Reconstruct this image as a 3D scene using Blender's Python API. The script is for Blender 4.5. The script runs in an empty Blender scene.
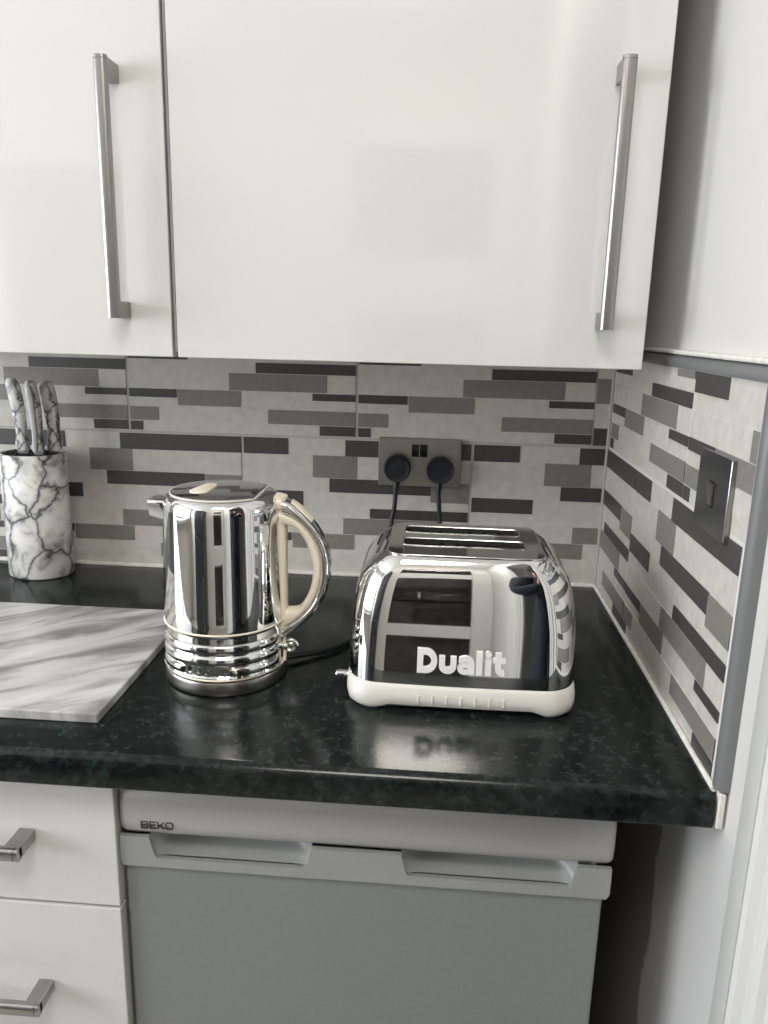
import bpy, bmesh, math, random
from mathutils import Vector, Matrix
random.seed(4)
PI = math.pi
ZO = 0.91                      # height of the worktop; all shapes below are measured from its top
SC = bpy.context.scene
COL = SC.collection

# ------------------------------------------------------------------ materials
def newmat(name):
    m = bpy.data.materials.new(name); m.use_nodes = True
    nt = m.node_tree; b = nt.nodes['Principled BSDF']
    return m, nt, b

def mat(name, col, rough=0.5, metal=0.0, spec=0.5, coat=0.0, bump=0.0, bscale=200.0, vary=0.0, vscale=30.0, aniso=None, emis=None):
    m, nt, b = newmat(name)
    b.inputs['Base Color'].default_value = (*col, 1)
    b.inputs['Roughness'].default_value = rough
    b.inputs['Metallic'].default_value = metal
    b.inputs['Specular IOR Level'].default_value = spec
    b.inputs['Coat Weight'].default_value = coat
    b.inputs['Coat Roughness'].default_value = 0.03
    tc = nt.nodes.new('ShaderNodeTexCoord')
    if vary:
        n = nt.nodes.new('ShaderNodeTexNoise'); n.inputs['Scale'].default_value = vscale; n.inputs['Detail'].default_value = 5
        nt.links.new(tc.outputs['Object'], n.inputs['Vector'])
        r = nt.nodes.new('ShaderNodeMapRange'); r.inputs['From Min'].default_value = .3; r.inputs['From Max'].default_value = .7
        r.inputs['To Min'].default_value = 1 - vary; r.inputs['To Max'].default_value = 1 + vary
        nt.links.new(n.outputs['Fac'], r.inputs['Value'])
        x = nt.nodes.new('ShaderNodeVectorMath'); x.operation = 'SCALE'; x.inputs[0].default_value = col
        nt.links.new(r.outputs['Result'], x.inputs['Scale']); nt.links.new(x.outputs['Vector'], b.inputs['Base Color'])
    if bump:
        n2 = nt.nodes.new('ShaderNodeTexNoise'); n2.inputs['Scale'].default_value = bscale; n2.inputs['Detail'].default_value = 4
        bp = nt.nodes.new('ShaderNodeBump'); bp.inputs['Strength'].default_value = bump; bp.inputs['Distance'].default_value = .001
        if aniso:
            mp = nt.nodes.new('ShaderNodeMapping'); mp.inputs['Scale'].default_value = aniso
            nt.links.new(tc.outputs['Object'], mp.inputs['Vector']); nt.links.new(mp.outputs['Vector'], n2.inputs['Vector'])
        else:
            nt.links.new(tc.outputs['Object'], n2.inputs['Vector'])
        nt.links.new(n2.outputs['Fac'], bp.inputs['Height']); nt.links.new(bp.outputs['Normal'], b.inputs['Normal'])
    if emis:
        b.inputs['Emission Color'].default_value = (*emis[0], 1); b.inputs['Emission Strength'].default_value = emis[1]
    return m

def ramp(nt, stops):
    r = nt.nodes.new('ShaderNodeValToRGB'); e = r.color_ramp.elements
    e[0].position, e[0].color = stops[0][0], (*stops[0][1], 1)
    e[1].position, e[1].color = stops[-1][0], (*stops[-1][1], 1)
    for p, c in stops[1:-1]:
        k = e.new(p); k.color = (*c, 1)
    return r

M = {}
M['gloss'] = mat('gloss_white_door', (.68, .672, .65), .055, 0, .5, .4)
M['carcass'] = mat('white_carcass', (.70, .69, .66), .4)
M['edge'] = mat('grey_door_edge', (.32, .32, .31), .5)
M['steel'] = mat('brushed_steel', (.34, .328, .312), .30, 1, bump=.08, bscale=60, aniso=(40, 40, 1))
M['steelx'] = mat('brushed_steel_level', (.40, .385, .365), .30, 1, bump=.08, bscale=60, aniso=(1, 40, 40))
M['plate'] = mat('brushed_plate', (.42, .40, .375), .34, 1, bump=.05, bscale=60, aniso=(1, 40, 40))
M['plateblack'] = mat('black_nickel_plate', (.33, .345, .37), .24, 1)
M['chrome'] = mat('polished_chrome', (.80, .795, .78), .03, 1)
M['satin'] = mat('satin_chrome', (.55, .545, .53), .28, 1)
M['chromelid'] = mat('polished_chrome_lid', (.70, .695, .68), .06, 1)
M['black'] = mat('black_rubber', (.009, .010, .013), .45)
M['blackgloss'] = mat('black_gloss_plastic', (.01, .01, .011), .2)
M['dark'] = mat('dark_interior', (.02, .02, .02), .6)
M['cream'] = mat('cream_plastic', (.90, .82, .67), .38)
M['white_plastic'] = mat('off_white_plastic', (.69, .675, .63), .35)
M['logo'] = mat('raised_white_lettering', (.86, .855, .83), .35)
M['wall'] = mat('painted_plaster', (.62, .61, .585), .75, bump=.25, bscale=90, vary=.03, vscale=6)
M['wallfar'] = mat('warm_grey_wall', (.66, .635, .60), .8, vary=.03, vscale=5)
M['ceil'] = mat('ceiling_paint', (.82, .82, .80), .9)
M['gloss_trim'] = mat('white_gloss_woodwork', (.62, .62, .61), .3, bump=.1, bscale=60)
M['caulk'] = mat('white_caulk', (.72, .70, .66), .6, bump=.4, bscale=120, vary=.12, vscale=80)
M['tiletrim'] = mat('grey_tile_trim', (.155, .158, .162), .38)
M['grout'] = mat('grey_grout', (.45, .44, .425), .8, bump=.3, bscale=500)
M['tl'] = mat('pale_tile', (.57, .548, .508), .42, vary=.09, vscale=60, bump=.15, bscale=400)
M['tm'] = mat('grey_tile', (.215, .203, .187), .42, vary=.09, vscale=90, bump=.15, bscale=400)
M['td'] = mat('charcoal_tile', (.060, .056, .055), .42, vary=.14, vscale=110, bump=.15, bscale=400)
M['silver'] = mat('silver_plastic', (.46, .455, .44), .38, .35)
M['silver2'] = mat('silver_handle_strip', (.37, .382, .378), .45, .3)
M['silverdoor'] = mat('silver_door_panel', (.275, .29, .287), .5, .35, vary=.04, vscale=300)
M['fridgebody'] = mat('grey_fridge_side', (.30, .30, .30), .5)
M['badge'] = mat('dark_grey_print', (.04, .042, .045), .5)
M['floor'] = mat('grey_floor', (.42, .40, .37), .5, vary=.12, vscale=12)
M['knifegrey'] = mat('grey_knife_spine', (.36, .36, .35), .35, .3)
M['blade'] = mat('knife_blade', (.55, .55, .55), .25, 1)
M['wood'] = mat('brown_timber', (.16, .12, .085), .6, vary=.35, vscale=14)
M['navy'] = mat('navy_cloth', (.012, .017, .03), .85, vary=.2, vscale=40)
M['skin'] = mat('skin', (.56, .33, .24), .5)
M['hair'] = mat('dark_hair', (.03, .02, .015), .6)

def m_worktop():
    m, nt, b = newmat('dark_green_granite_laminate')
    tc = nt.nodes.new('ShaderNodeTexCoord')
    n = nt.nodes.new('ShaderNodeTexNoise'); n.inputs['Scale'].default_value = 95; n.inputs['Detail'].default_value = 9; n.inputs['Roughness'].default_value = .72
    n2 = nt.nodes.new('ShaderNodeTexNoise'); n2.inputs['Scale'].default_value = 17; n2.inputs['Detail'].default_value = 4
    v = nt.nodes.new('ShaderNodeTexNoise'); v.inputs['Scale'].default_value = 420; v.inputs['Detail'].default_value = 2
    for q in (n, n2, v): nt.links.new(tc.outputs['Object'], q.inputs['Vector'])
    r = ramp(nt, [(.36, (.0035, .0045, .0045)), (.52, (.009, .0125, .012)), (.62, (.018, .027, .025)), (.78, (.050, .066, .060))])
    r2 = ramp(nt, [(.3, (.7, .7, .7)), (.7, (1.5, 1.5, 1.5))])
    r3 = ramp(nt, [(.66, (0, 0, 0)), (.80, (.018, .021, .020))])
    nt.links.new(n.outputs['Fac'], r.inputs['Fac']); nt.links.new(n2.outputs['Fac'], r2.inputs['Fac']); nt.links.new(v.outputs['Fac'], r3.inputs['Fac'])
    x = nt.nodes.new('ShaderNodeMix'); x.data_type = 'RGBA'; x.blend_type = 'MULTIPLY'; x.inputs[0].default_value = 1
    nt.links.new(r.outputs['Color'], x.inputs[6]); nt.links.new(r2.outputs['Color'], x.inputs[7])
    y = nt.nodes.new('ShaderNodeMix'); y.data_type = 'RGBA'; y.blend_type = 'ADD'; y.inputs[0].default_value = 1
    nt.links.new(x.outputs[2], y.inputs[6]); nt.links.new(r3.outputs['Color'], y.inputs[7])
    nt.links.new(y.outputs[2], b.inputs['Base Color'])
    b.inputs['Roughness'].default_value = .17; b.inputs['Specular IOR Level'].default_value = .32
    bp = nt.nodes.new('ShaderNodeBump'); bp.inputs['Strength'].default_value = .08; bp.inputs['Distance'].default_value = .001
    nt.links.new(n.outputs['Fac'], bp.inputs['Height']); nt.links.new(bp.outputs['Normal'], b.inputs['Normal'])
    return m
M['worktop'] = m_worktop()

def m_board():
    m, nt, b = newmat('grey_streaked_marble')
    tc = nt.nodes.new('ShaderNodeTexCoord')
    mp = nt.nodes.new('ShaderNodeMapping'); mp.vector_type = 'TEXTURE'; mp.inputs['Rotation'].default_value = (0, 0, math.radians(38)); mp.inputs['Scale'].default_value = (.20, .05, .2)
    nt.links.new(tc.outputs['Object'], mp.inputs['Vector'])
    n = nt.nodes.new('ShaderNodeTexNoise'); n.inputs['Scale'].default_value = 1.0; n.inputs['Detail'].default_value = 7; n.inputs['Roughness'].default_value = .55; n.inputs['Distortion'].default_value = .5
    nt.links.new(mp.outputs['Vector'], n.inputs['Vector'])
    r = ramp(nt, [(.30, (.15, .147, .147)), (.43, (.33, .325, .32)), (.52, (.56, .55, .54)), (.66, (.70, .69, .67))])
    nt.links.new(n.outputs['Fac'], r.inputs['Fac']); nt.links.new(r.outputs['Color'], b.inputs['Base Color'])
    b.inputs['Roughness'].default_value = .22
    return m
M['board'] = m_board()

def m_veined(name, scale):
    m, nt, b = newmat(name)
    tc = nt.nodes.new('ShaderNodeTexCoord')
    n = nt.nodes.new('ShaderNodeTexNoise'); n.inputs['Scale'].default_value = scale * .9; n.inputs['Detail'].default_value = 6
    nt.links.new(tc.outputs['Object'], n.inputs['Vector'])
    mx = nt.nodes.new('ShaderNodeVectorMath'); mx.operation = 'MULTIPLY_ADD'
    mx.inputs[1].default_value = (1.3 / scale,) * 3
    nt.links.new(n.outputs['Color'], mx.inputs[0]); nt.links.new(tc.outputs['Object'], mx.inputs[2])
    mp = nt.nodes.new('ShaderNodeMapping'); mp.inputs['Rotation'].default_value = (.3, .6, .2); mp.inputs['Scale'].default_value = (1.25, 1, .75)
    nt.links.new(mx.outputs['Vector'], mp.inputs['Vector'])
    v = nt.nodes.new('ShaderNodeTexVoronoi'); v.feature = 'DISTANCE_TO_EDGE'; v.inputs['Scale'].default_value = scale
    nt.links.new(mp.outputs['Vector'], v.inputs['Vector'])
    r = ramp(nt, [(.0, (.05, .05, .055)), (.013, (.22, .22, .23)), (.045, (.66, .655, .645)), (.13, (.84, .83, .81))])
    nt.links.new(v.outputs['Distance'], r.inputs['Fac'])
    n3 = nt.nodes.new('ShaderNodeTexNoise'); n3.inputs['Scale'].default_value = scale * 1.6; n3.inputs['Detail'].default_value = 8; n3.inputs['Distortion'].default_value = 1.5
    nt.links.new(tc.outputs['Object'], n3.inputs['Vector'])
    r3 = ramp(nt, [(.33, (.36, .36, .37)), (.46, (.86, .855, .85)), (.56, (1, 1, 1))])
    nt.links.new(n3.outputs['Fac'], r3.inputs['Fac'])
    x = nt.nodes.new('ShaderNodeMix'); x.data_type = 'RGBA'; x.blend_type = 'MULTIPLY'; x.inputs[0].default_value = 1
    nt.links.new(r.outputs['Color'], x.inputs[6]); nt.links.new(r3.outputs['Color'], x.inputs[7])
    nt.links.new(x.outputs[2], b.inputs['Base Color']); b.inputs['Roughness'].default_value = .3
    return m
M['veined'] = m_veined('white_marble_with_black_veins', 14)
M['veined_knife'] = m_veined('marble_knife_handles', 22)

def m_wall_under():
    """right wall: white paint stopping at a ragged edge, bare grey plaster behind the appliance"""
    m, nt, b = newmat('part_painted_plaster')
    tc = nt.nodes.new('ShaderNodeTexCoord'); s = nt.nodes.new('ShaderNodeSeparateXYZ')
    nt.links.new(tc.outputs['Object'], s.inputs['Vector'])
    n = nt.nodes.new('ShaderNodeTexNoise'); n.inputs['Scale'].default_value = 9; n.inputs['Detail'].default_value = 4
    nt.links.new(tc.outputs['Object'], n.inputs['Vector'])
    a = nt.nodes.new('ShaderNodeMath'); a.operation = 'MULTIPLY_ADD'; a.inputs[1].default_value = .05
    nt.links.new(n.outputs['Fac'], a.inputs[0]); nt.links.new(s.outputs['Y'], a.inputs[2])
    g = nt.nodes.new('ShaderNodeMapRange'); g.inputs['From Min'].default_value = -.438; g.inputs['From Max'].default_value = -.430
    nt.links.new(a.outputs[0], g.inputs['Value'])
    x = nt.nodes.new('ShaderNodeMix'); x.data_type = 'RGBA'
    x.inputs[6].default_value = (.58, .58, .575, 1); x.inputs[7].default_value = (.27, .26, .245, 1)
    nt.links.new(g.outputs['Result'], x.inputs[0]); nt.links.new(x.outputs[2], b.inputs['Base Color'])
    b.inputs['Roughness'].default_value = .7
    return m
M['wallunder'] = m_wall_under()

def m_glass_dark():
    m, nt, b = newmat('door_glass')
    b.inputs['Base Color'].default_value = (.9, .92, .93, 1); b.inputs['Roughness'].default_value = .02
    b.inputs['Transmission Weight'].default_value = 1; b.inputs['IOR'].default_value = 1.45
    return m
M['glass'] = m_glass_dark()

# ------------------------------------------------------------------ mesh helpers
def empty(name, loc, label, cat, group=None):
    o = bpy.data.objects.new(name, None); COL.objects.link(o)
    o.location = (loc[0], loc[1], loc[2] + ZO); o.empty_display_size = .02
    o['label'] = label; o['category'] = cat
    if group: o['group'] = group
    return o

def worldloc(o):
    v = Vector((0, 0, 0))
    while o is not None:
        v += Vector(o.location); o = o.parent
    return v

def obj(name, bm, mats, parent=None, smooth=None, loc=None, kind=None, label=None, cat=None, group=None):
    """bm is in 'worktop' coordinates; origin goes to the parent's origin (or loc)"""
    me = bpy.data.meshes.new(name)
    bmesh.ops.remove_doubles(bm, verts=bm.verts, dist=1e-6)
    bmesh.ops.recalc_face_normals(bm, faces=bm.faces)
    o = bpy.data.objects.new(name, me); COL.objects.link(o)
    if parent is not None:
        base = worldloc(parent)
        o.parent = parent
    else:
        base = Vector((0, 0, 0)) if loc is None else Vector((loc[0], loc[1], loc[2] + ZO))
        o.location = base
    bmesh.ops.translate(bm, verts=bm.verts, vec=Vector((0, 0, ZO)) - base)
    bm.to_mesh(me); bm.free()
    for m in (mats if isinstance(mats, (list, tuple)) else [mats]): me.materials.append(m)
    if smooth:
        me.shade_smooth(); me.set_sharp_from_angle(angle=math.radians(smooth))
    if kind: o['kind'] = kind
    if label: o['label'] = label
    if cat: o['category'] = cat
    if group: o['group'] = group
    return o

def B(): return bmesh.new()

def join(dst, src, mi=0):
    vm = [dst.verts.new(v.co) for v in src.verts]
    src.verts.index_update()
    for f in src.faces:
        try:
            nf = dst.faces.new([vm[v.index] for v in f.verts]); nf.material_index = mi
        except ValueError: pass
    src.free()

def box(dst, x0, x1, y0, y1, z0, z1, bev=0, seg=2, mi=0):
    b = bmesh.new(); bmesh.ops.create_cube(b, size=1)
    for v in b.verts:
        v.co = Vector(((x0 + x1) / 2 + v.co.x * (x1 - x0), (y0 + y1) / 2 + v.co.y * (y1 - y0), (z0 + z1) / 2 + v.co.z * (z1 - z0)))
    if bev: bmesh.ops.bevel(b, geom=list(b.edges), offset=bev, segments=seg, affect='EDGES', profile=.5)
    b.normal_update(); join(dst, b, mi); return dst

def loft(dst, rings, cap0=True, cap1=True, closed=True, mi=0):
    """rings: list of equally long point lists"""
    vs = [[dst.verts.new(p) for p in r] for r in rings]
    n = len(rings[0])
    for a, b in zip(vs, vs[1:]):
        for i in range(n if closed else n - 1):
            j = (i + 1) % n
            f = dst.faces.new((a[i], a[j], b[j], b[i])); f.material_index = mi
    if cap0: dst.faces.new(vs[0][::-1]).material_index = mi
    if cap1: dst.faces.new(vs[-1]).material_index = mi
    return dst

def circ(c, r, n=48, ax='z', ry=None):
    ry = r if ry is None else ry
    out = []
    for i in range(n):
        a = 2 * PI * i / n; u, v = r * math.cos(a), ry * math.sin(a)
        out.append({'z': (c[0] + u, c[1] + v, c[2]), 'y': (c[0] + u, c[1], c[2] + v), 'x': (c[0], c[1] + u, c[2] + v)}[ax])
    return out

def lathe(dst, cx, cy, prof, n=72, rf=None, cap0=True, cap1=True, mi=0):
    return loft(dst, [[(cx + (r if rf is None else rf(r, z, 2 * PI * i / n)) * math.cos(2 * PI * i / n),
                        cy + (r if rf is None else rf(r, z, 2 * PI * i / n)) * math.sin(2 * PI * i / n), z) for i in range(n)] for r, z in prof], cap0, cap1, mi=mi)

def rrect(a, b, r, n=8):
    """rounded rectangle, half sizes a,b in 2D, counter-clockwise"""
    r = min(r, a, b); pts = []
    for cx, cy, s in ((a - r, b - r, 0), (-a + r, b - r, 90), (-a + r, -b + r, 180), (a - r, -b + r, 270)):
        for k in range(n + 1):
            t = math.radians(s + 90 * k / n); pts.append((cx + r * math.cos(t), cy + r * math.sin(t)))
    return pts

def tube(dst, pts, r, n=12, mi=0, caps=True):
    pts = [Vector(p) for p in pts]; rings = []; up = Vector((.31, .17, .93)).normalized()
    for i, p in enumerate(pts):
        t = (pts[min(i + 1, len(pts) - 1)] - pts[max(i - 1, 0)]).normalized()
        s = t.cross(up).normalized(); u = s.cross(t).normalized(); up = u
        rr = r[i] if isinstance(r, (list, tuple)) else r
        rings.append([p + s * rr * math.cos(2 * PI * k / n) + u * rr * math.sin(2 * PI * k / n) for k in range(n)])
    return loft(dst, rings, caps, caps, mi=mi)

def spline(ctrl, k=8):
    P = [Vector(c) for c in ctrl]; out = []
    for i in range(len(P) - 1):
        p0, p1, p2, p3 = P[max(i - 1, 0)], P[i], P[i + 1], P[min(i + 2, len(P) - 1)]
        for j in range(k):
            t = j / k
            out.append(.5 * ((2 * p1) + (-p0 + p2) * t + (2 * p0 - 5 * p1 + 4 * p2 - p3) * t * t + (-p0 + 3 * p1 - 3 * p2 + p3) * t ** 3))
    out.append(P[-1]); return out

def prism(dst, poly, fn, d0, d1, mi=0):
    """2D polygon extruded between depths d0 and d1 through fn(u,v,d)"""
    a = [dst.verts.new(fn(u, v, d0)) for u, v in poly]; b = [dst.verts.new(fn(u, v, d1)) for u, v in poly]
    n = len(poly)
    dst.faces.new(a[::-1]).material_index = mi; dst.faces.new(b).material_index = mi
    for i in range(n):
        j = (i + 1) % n; dst.faces.new((a[i], a[j], b[j], b[i])).material_index = mi

def stroke(dst, path, w, fn, d0, d1, closed=False):
    """flat bold pen stroke of width w along a 2D path, as a raised ribbon"""
    P = [Vector((p[0], p[1])) for p in path]; n = len(P); L = []; Rr = []
    for i in range(n):
        if closed: t0, t1 = P[i] - P[i - 1], P[(i + 1) % n] - P[i]
        else: t0, t1 = P[i] - P[max(i - 1, 0)], P[min(i + 1, n - 1)] - P[i]
        if t0.length < 1e-9: t0 = t1
        if t1.length < 1e-9: t1 = t0
        t0.normalize(); t1.normalize(); m = t0 + t1
        m = t0.copy() if m.length < 1e-6 else m.normalized()
        nn = Vector((-m.y, m.x)); k = 1 / max(.6, nn.dot(Vector((-t0.y, t0.x))))
        L.append(P[i] + nn * w / 2 * k); Rr.append(P[i] - nn * w / 2 * k)
    rings = []
    for l, r in zip(L, Rr): rings.append([fn(l.x, l.y, d0), fn(r.x, r.y, d0), fn(r.x, r.y, d1), fn(l.x, l.y, d1)])
    if closed: rings.append(rings[0])
    loft(dst, rings, not closed, not closed)

def arc(cx, cy, rx, ry, a0, a1, n=10):
    return [(cx + rx * math.cos(math.radians(a0 + (a1 - a0) * i / n)), cy + ry * math.sin(math.radians(a0 + (a1 - a0) * i / n))) for i in range(n + 1)]

def dualit(dst, fn, d0, d1, w=.25):
    """bold rounded word, cap height 1, starting at u=0; returns its length"""
    h = w / 2
    stroke(dst, [(h, h * .85), (h, 1 - h * .85), (.36, 1 - h * .85)] + arc(.36, .5, .47 - h, .5 - h * .85, 80, -80, 14) + [(.36, h * .85)], w, fn, d0, d1, closed=True)   # D
    x = .90
    stroke(dst, [(x + h, .74), (x + h, .34)] + arc(x + .36, .34, .36 - h, .34 - h, 190, 350, 12) + [(x + .72 - h, .34), (x + .72 - h, .74)], w, fn, d0, d1)   # u
    x = 1.66
    stroke(dst, arc(x + .33, .25, .33 - h * .85, .25 - h * .75, 0, 360, 20)[:-1], w * .80, fn, d0, d1, closed=True)                                  # a, bowl
    stroke(dst, [(x + .06, .62)] + arc(x + .33, .44, .39 - h, .34 - h * .8, 135, 0, 10) + [(x + .72 - h, .0)], w * .86, fn, d0, d1)              # a, stem
    x = 2.43
    stroke(dst, [(x + h, 0), (x + h, 1.0)], w, fn, d0, d1)                                                                             # l
    x = 2.80
    stroke(dst, [(x + h, 0), (x + h, .70)], w, fn, d0, d1)                                                                             # i
    prism(dst, arc(x + h, .90, h * 1.05, h * 1.0, 0, 360, 16)[:-1], fn, d0, d1)
    x = 3.12
    stroke(dst, [(x + .21, .97), (x + .21, .32)] + arc(x + .21 + .21, .32, .21, .32 - h, 185, 285, 8), w, fn, d0, d1)                       # t
    stroke(dst, [(x - .01, .64), (x + .50, .64)], w * .8, fn, d0, d1)
    return 3.64

# ------------------------------------------------------------------ the room
YB, XL, ZC = -2.50, -2.75, 2.40 - ZO          # rear wall, left wall, ceiling (worktop coords)
YA = -.705                                      # doorway side of the right wall
bm = B(); box(bm, XL - .1, .9, .008, .12, -ZO, ZC); obj('wall_back', bm, M['wall'], kind='structure')
bm = B(); box(bm, .010, .12, YA, .008, -.04, ZC); wall_right = obj('wall_right', bm, M['wall'], kind='structure')
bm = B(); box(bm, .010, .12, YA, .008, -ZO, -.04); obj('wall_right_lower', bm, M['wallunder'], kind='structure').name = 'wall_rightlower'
bm = B(); box(bm, .010, .12, YB, -1.62, -ZO, ZC); box(bm, .010, .12, -1.62, YA, 2.08 - ZO, ZC); obj('wall_rightrear', bm, M['wall'], kind='structure')
bm = B(); box(bm, XL - .1, 1.3, YB - .1, .12, -ZO - .1, -ZO); obj('floor', bm, M['floor'], kind='structure')
bm = B(); box(bm, XL - .1, 1.3, YB - .1, .12, ZC, ZC + .1); obj('ceiling', bm, M['ceil'], kind='structure')
# rear wall with a glazed door in it
DX0, DX1, DZ1 = -.79, .005, 2.12 - ZO
bm = B()
box(bm, XL - .1, DX0, YB - .1, YB, -ZO, ZC); box(bm, DX1, 1.3, YB - .1, YB, -ZO, ZC); box(bm, DX0, DX1, YB - .1, YB, DZ1, ZC)
obj('wall_front', bm, M['wallfar'], kind='structure')
bm = B()
box(bm, DX0, DX0 + .13, YB - .06, YB + .01, -ZO, DZ1, .006); box(bm, DX1 - .13, DX1, YB - .06, YB + .01, -ZO, DZ1, .006)
box(bm, DX0 + .13, DX1 - .13, YB - .06, YB + .01, DZ1 - .10, DZ1, .006); box(bm, DX0 + .13, DX1 - .13, YB - .06, YB + .01, .50, .71, .006)
box(bm, DX0 + .13, DX1 - .13, YB - .06, YB + .01, -.36, -.24, .006); box(bm, DX0 + .13, DX1 - .13, YB - .06, YB + .01, -ZO, -.80, .006)
door_rear = obj('door_2', bm, M['gloss_trim'], kind='structure')
bm = B(); box(bm, DX0 + .13, DX1 - .13, YB - .03, YB - .022, -.80, DZ1 - .10); obj('pane', bm, M['glass'], parent=door_rear)
# timber-boarded lobby seen through that glass
bm = B()
for k in range(17):
    z = -ZO + .19 * k
    if z > -.3: box(bm, -1.5, .6, YB - .95 + .01 * (k % 3), YB - .90, z, z + .175, .004)
box(bm, -1.5, .6, YB - .97, YB - .955, -ZO, ZC); box(bm, -1.52, -1.5, YB - .97, YB - .1, -ZO, ZC); box(bm, .6, .62, YB - .97, YB - .1, -ZO, ZC)
box(bm, -1.52, .62, YB - .97, YB - .1, ZC, ZC + .02); box(bm, -1.52, .62, YB - .97, YB - .1, -ZO - .02, -ZO)
obj('wall_lobby', bm, M['wood'], kind='structure')
# hall beyond the doorway on the right
bm = B(); box(bm, 1.25, 1.3, YB - .1, .12, -ZO, ZC); box(bm, .12, 1.3, .07, .12, -ZO, ZC); box(bm, .62, 1.3, YB - .1, YB - .05, -ZO, ZC)
obj('wall_hall', bm, M['wallfar'], kind='structure')
# left wall with the window the daylight comes through
WY0, WY1, WZ0, WZ1 = -2.35, -.42, -.12, 1.25
bm = B()
box(bm, XL - .1, XL, YB, WY0, -ZO, ZC); box(bm, XL - .1, XL, WY1, .12, -ZO, ZC)
box(bm, XL - .1, XL, WY0, WY1, -ZO, WZ0); box(bm, XL - .1, XL, WY0, WY1, WZ1, ZC)
obj('wall_left', bm, M['wallfar'], kind='structure')
bm = B()
for y in (WY0, WY1 - .06): box(bm, XL - .07, XL - .01, y, y + .06, WZ0, WZ1, .006)
ym = (WY0 + WY1) / 2; box(bm, XL - .07, XL - .01, ym - .035, ym + .035, WZ0, WZ1, .006)
for z in (WZ0, WZ1 - .06): box(bm, XL - .07, XL - .01, WY0, WY1, z, z + .06, .006)
box(bm, XL - .02, XL + .12, WY0 - .04, WY1 + .04, WZ0 - .03, WZ0, .006)
obj('window_1', bm, M['gloss_trim'], kind='structure')

# door at the right: moulded casing round the opening, flush white door
bm = B()
prof = [(YA + .004, .010), (YA + .004, -.004), (YA, -.006), (YA - .034, -.006), (YA - .039, -.011), (YA - .045, -.0125), (YA - .050, -.010), (YA - .054, -.003),
        (YA - .064, .000), (YA - .069, -.006), (YA - .075, -.009), (YA - .081, -.006), (YA - .084, .001), (YA - .100, .003), (YA - .100, .010)]
loft(bm, [[(x, y, z) for y, x in prof] for z in (-ZO, 2.10 - ZO)])
prof2 = [(-1.62 - (y - YA) * 1.0 - .0, x) for y, x in prof]
loft(bm, [[(x, y, z) for y, x in prof2] for z in (-ZO, 2.10 - ZO)])
box(bm, -.006, .010, -1.62, YA, 2.03 - ZO, 2.10 - ZO, .003)
obj('trim_1', bm, M['gloss_trim'], kind='structure', smooth=32)
bm = B()                                                       # plain door lining inside the opening
box(bm, .002, .125, YA - .125, YA - .098, -ZO, 2.03 - ZO, .002); box(bm, .002, .125, -1.62, -1.595, -ZO, 2.03 - ZO, .002); box(bm, .002, .125, -1.595, YA - .125, 2.0 - ZO, 2.03 - ZO, .002)
obj('door_1', bm, M['gloss_trim'], kind='structure')

# ------------------------------------------------------------------ tiles
W, H = .410, .2535
DARK = [(3, 3, 83, 32), (186, 3, 408, 32), (158, 73, 340, 98), (3, 98, 111, 124), (232, 126, 409, 144), (3, 176, 89, 191), (332, 177, 409, 189), (345, 233, 408, 250), (3, 234, 25, 250)]
MID = [(128, 32, 208, 72), (340, 74, 409, 110), (184, 145, 358, 175), (91, 176, 204, 204), (253, 207, 409, 232), (3, 208, 56, 232)]
ROWS = [2.2, 32.5, 72, 98.5, 125, 144.5, 176, 206, 233, 251.3]
RELIEF = [.0, .75, .1, .7, .0, .7, .05, .75, .1]

def tiles(dst, fn, spans, corner=None):
    """spans: (u of the tile's left edge, v of its top, u clip min, u clip max, v clip max) in metres; fn(u, v, n)"""
    def cell(u0, u1, v0, v1, d, mi, sft=.0004):
        if u1 - u0 < .002 or v0 - v1 < .002: return
        prism(dst, [(u0, v1), (u1, v1), (u1, v0), (u0, v0)], fn, -.0022, d, mi)
    for uL, vT, c0, c1, vmax in spans:
        a0, a1 = max(uL + .0021, c0), min(uL + W - .0021, c1)
        for k in range(9):
            v0, v1 = vT - ROWS[k] / 1000, vT - ROWS[k + 1] / 1000
            v0 = min(v0, vmax)
            cell(a0, a1, v0, v1, -.0008 + RELIEF[k] / 1000, 1)
        for L, mi in ((DARK, 3), (MID, 2)):
            for x0, y0, x1, y1 in L:
                cell(max(uL + x0 / 1000, a0), min(uL + x1 / 1000, a1), min(vT - y0 / 1000, vmax), vT - y1 / 1000, .0002 + (.0003 if mi == 3 else .00015), mi)
ZTOP = .407
mats4 = [M['grout'], M['tl'], M['tm'], M['td']]
bm = B(); box(bm, XL, -.001, .0010, .008, 0, ZTOP, mi=0)
sp = []
for k in range(7): sp.append((-.233 - k * W, H, XL, -.002, H))
sp[0] = (-.233, H, -.233, -.002, H)
for k in range(6): sp.append((-.438 - k * W, 2 * H, XL, -.002, ZTOP - .001))
tiles(bm, lambda u, v, n: (u, -n, v), sp)
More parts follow.
